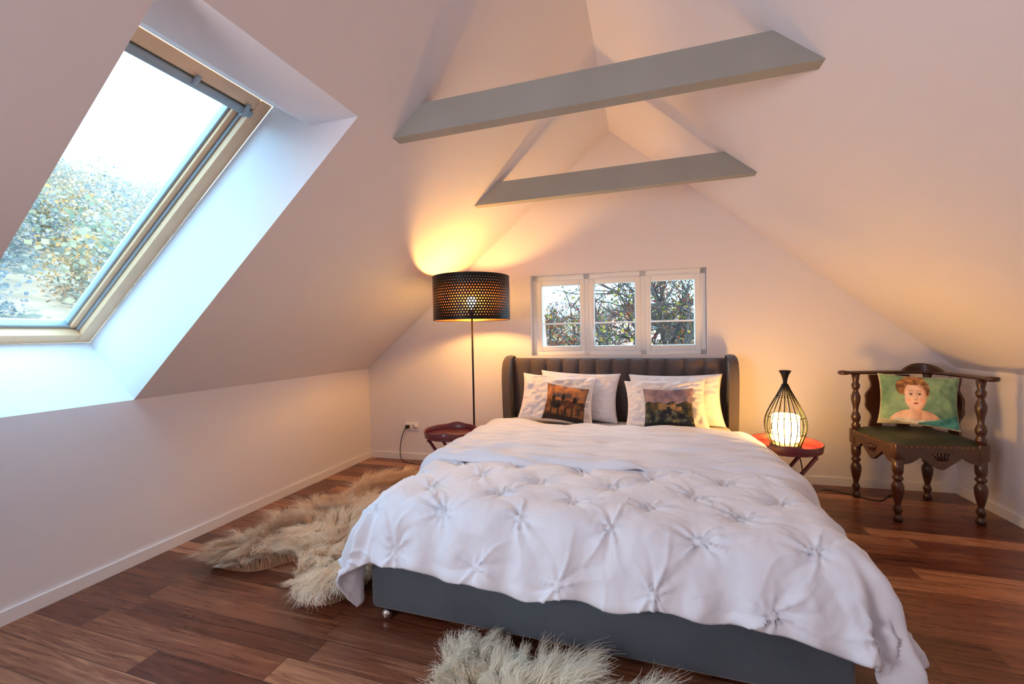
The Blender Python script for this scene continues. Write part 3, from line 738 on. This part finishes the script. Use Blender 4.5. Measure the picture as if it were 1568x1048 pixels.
mk("walls",[(-1.6,-1.6,0),(1.6,-1.6,0),(1.6,1.6,0),(-1.6,1.6,0),(-1.6,-1.6,3.1),(1.6,-1.6,3.1),(1.6,1.6,3.1),(-1.6,1.6,3.1),(0,-1.6,4.3),(0,1.6,4.3)],[(0,1,5,8,4),(1,2,6,5),(2,3,7,9,6),(3,0,4,7)],material("house_render",(.5,.5,.5),.9),nh)
mk("roof",[(-1.8,-1.8,2.95),(0,-1.8,4.36),(1.8,-1.8,2.95),(-1.8,1.8,2.95),(0,1.8,4.36),(1.8,1.8,2.95)],[(0,1,4,3),(1,2,5,4)],material("roof_tiles",(.10,.05,.035),.8,var=.3),nh)
# ---------------------------------------------------------------- light
wld=bpy.data.worlds.new("sky"); S.world=wld; wld.use_nodes=True; nt=wld.node_tree; bg=nt.nodes["Background"]
tc=nt.nodes.new("ShaderNodeTexCoord"); nz=nt.nodes.new("ShaderNodeTexNoise"); nz.inputs["Scale"].default_value=2.5; nz.inputs["Detail"].default_value=5
cr=nt.nodes.new("ShaderNodeValToRGB"); cr.color_ramp.elements[0].color=(.33,.71,1,1); cr.color_ramp.elements[1].color=(.45,.79,1,1); cr.color_ramp.elements[0].position=.35; cr.color_ramp.elements[1].position=.65
nt.links.new(tc.outputs["Generated"],nz.inputs["Vector"]); nt.links.new(nz.outputs[0],cr.inputs[0]); nt.links.new(cr.outputs[0],bg.inputs[0]); bg.inputs[1].default_value=8.3
def light(name,typ,loc,rot=(0,0,0),energy=10,color=(1,1,1),**k):
    l=bpy.data.lights.new(name,typ); l.energy=energy; l.color=color
    for a,b_ in k.items(): setattr(l,a,b_)
    o=bpy.data.objects.new(name,l); o.location=loc; o.rotation_euler=rot; return link(o)
def aim(o,d): o.rotation_euler=Vector(d).to_track_quat('-Z','Y').to_euler()
s=light("sun",'SUN',(5,-5,10),energy=14,color=(1,.82,.58),angle=.02); aim(s,(-.62,.62,-.5))
cx=(Wt[0]+Wb[0])/2+nrm.x*.14; cz=(Wt[1]+Wb[1])/2+nrm.z*.14
p1=light("skylight_portal",'AREA',(cx,(YN+YS)/2,cz),shape='RECTANGLE',size=.78,size_y=1.75)
zax=nrm; yax=e; xax=yax.cross(zax); p1.rotation_euler=Matrix((xax,yax,zax)).transposed().to_euler(); p1.data.cycles.is_portal=True
p2=light("gable_portal",'AREA',((WX0+WX1)/2,.22,(WZ0+WZ1)/2),shape='RECTANGLE',size=1.5,size_y=.75); aim(p2,(0,-1,0)); p2.data.cycles.is_portal=True
a1=light("fill_light_rear",'AREA',(-1.75,-4.5,1.30),energy=32,color=(1,.94,.98),shape='RECTANGLE',size=1.0,size_y=.8,spread=R_(150)); aim(a1,(1,.62,.10))  # added unseen fill behind the camera, not a lamp of the room
# ---------------------------------------------------------------- camera
cam=bpy.data.cameras.new("camera"); co=bpy.data.objects.new("camera",cam); link(co)
fpx,yaw,pitch,roll,D=644.83,.3072,-.0186,-.0197,3.691
cam.sensor_width=36; cam.sensor_fit='HORIZONTAL'; cam.lens=36*fpx/1568; cam.clip_start=.02; cam.clip_end=500
cy_,sy_=math.cos(yaw),math.sin(yaw); fwd=Vector((-sy_,cy_,0)); rt=Vector((cy_,sy_,0)); up=Vector((0,0,1))
f2_=fwd*math.cos(pitch)+up*math.sin(pitch); u2=up*math.cos(pitch)-fwd*math.sin(pitch)
r3=rt*math.cos(roll)+u2*math.sin(roll); u3=u2*math.cos(roll)-rt*math.sin(roll)
co.matrix_world=Matrix.Translation((0,-D,1.2))@Matrix((r3,u3,-f2_)).transposed().to_4x4()
S.camera=co
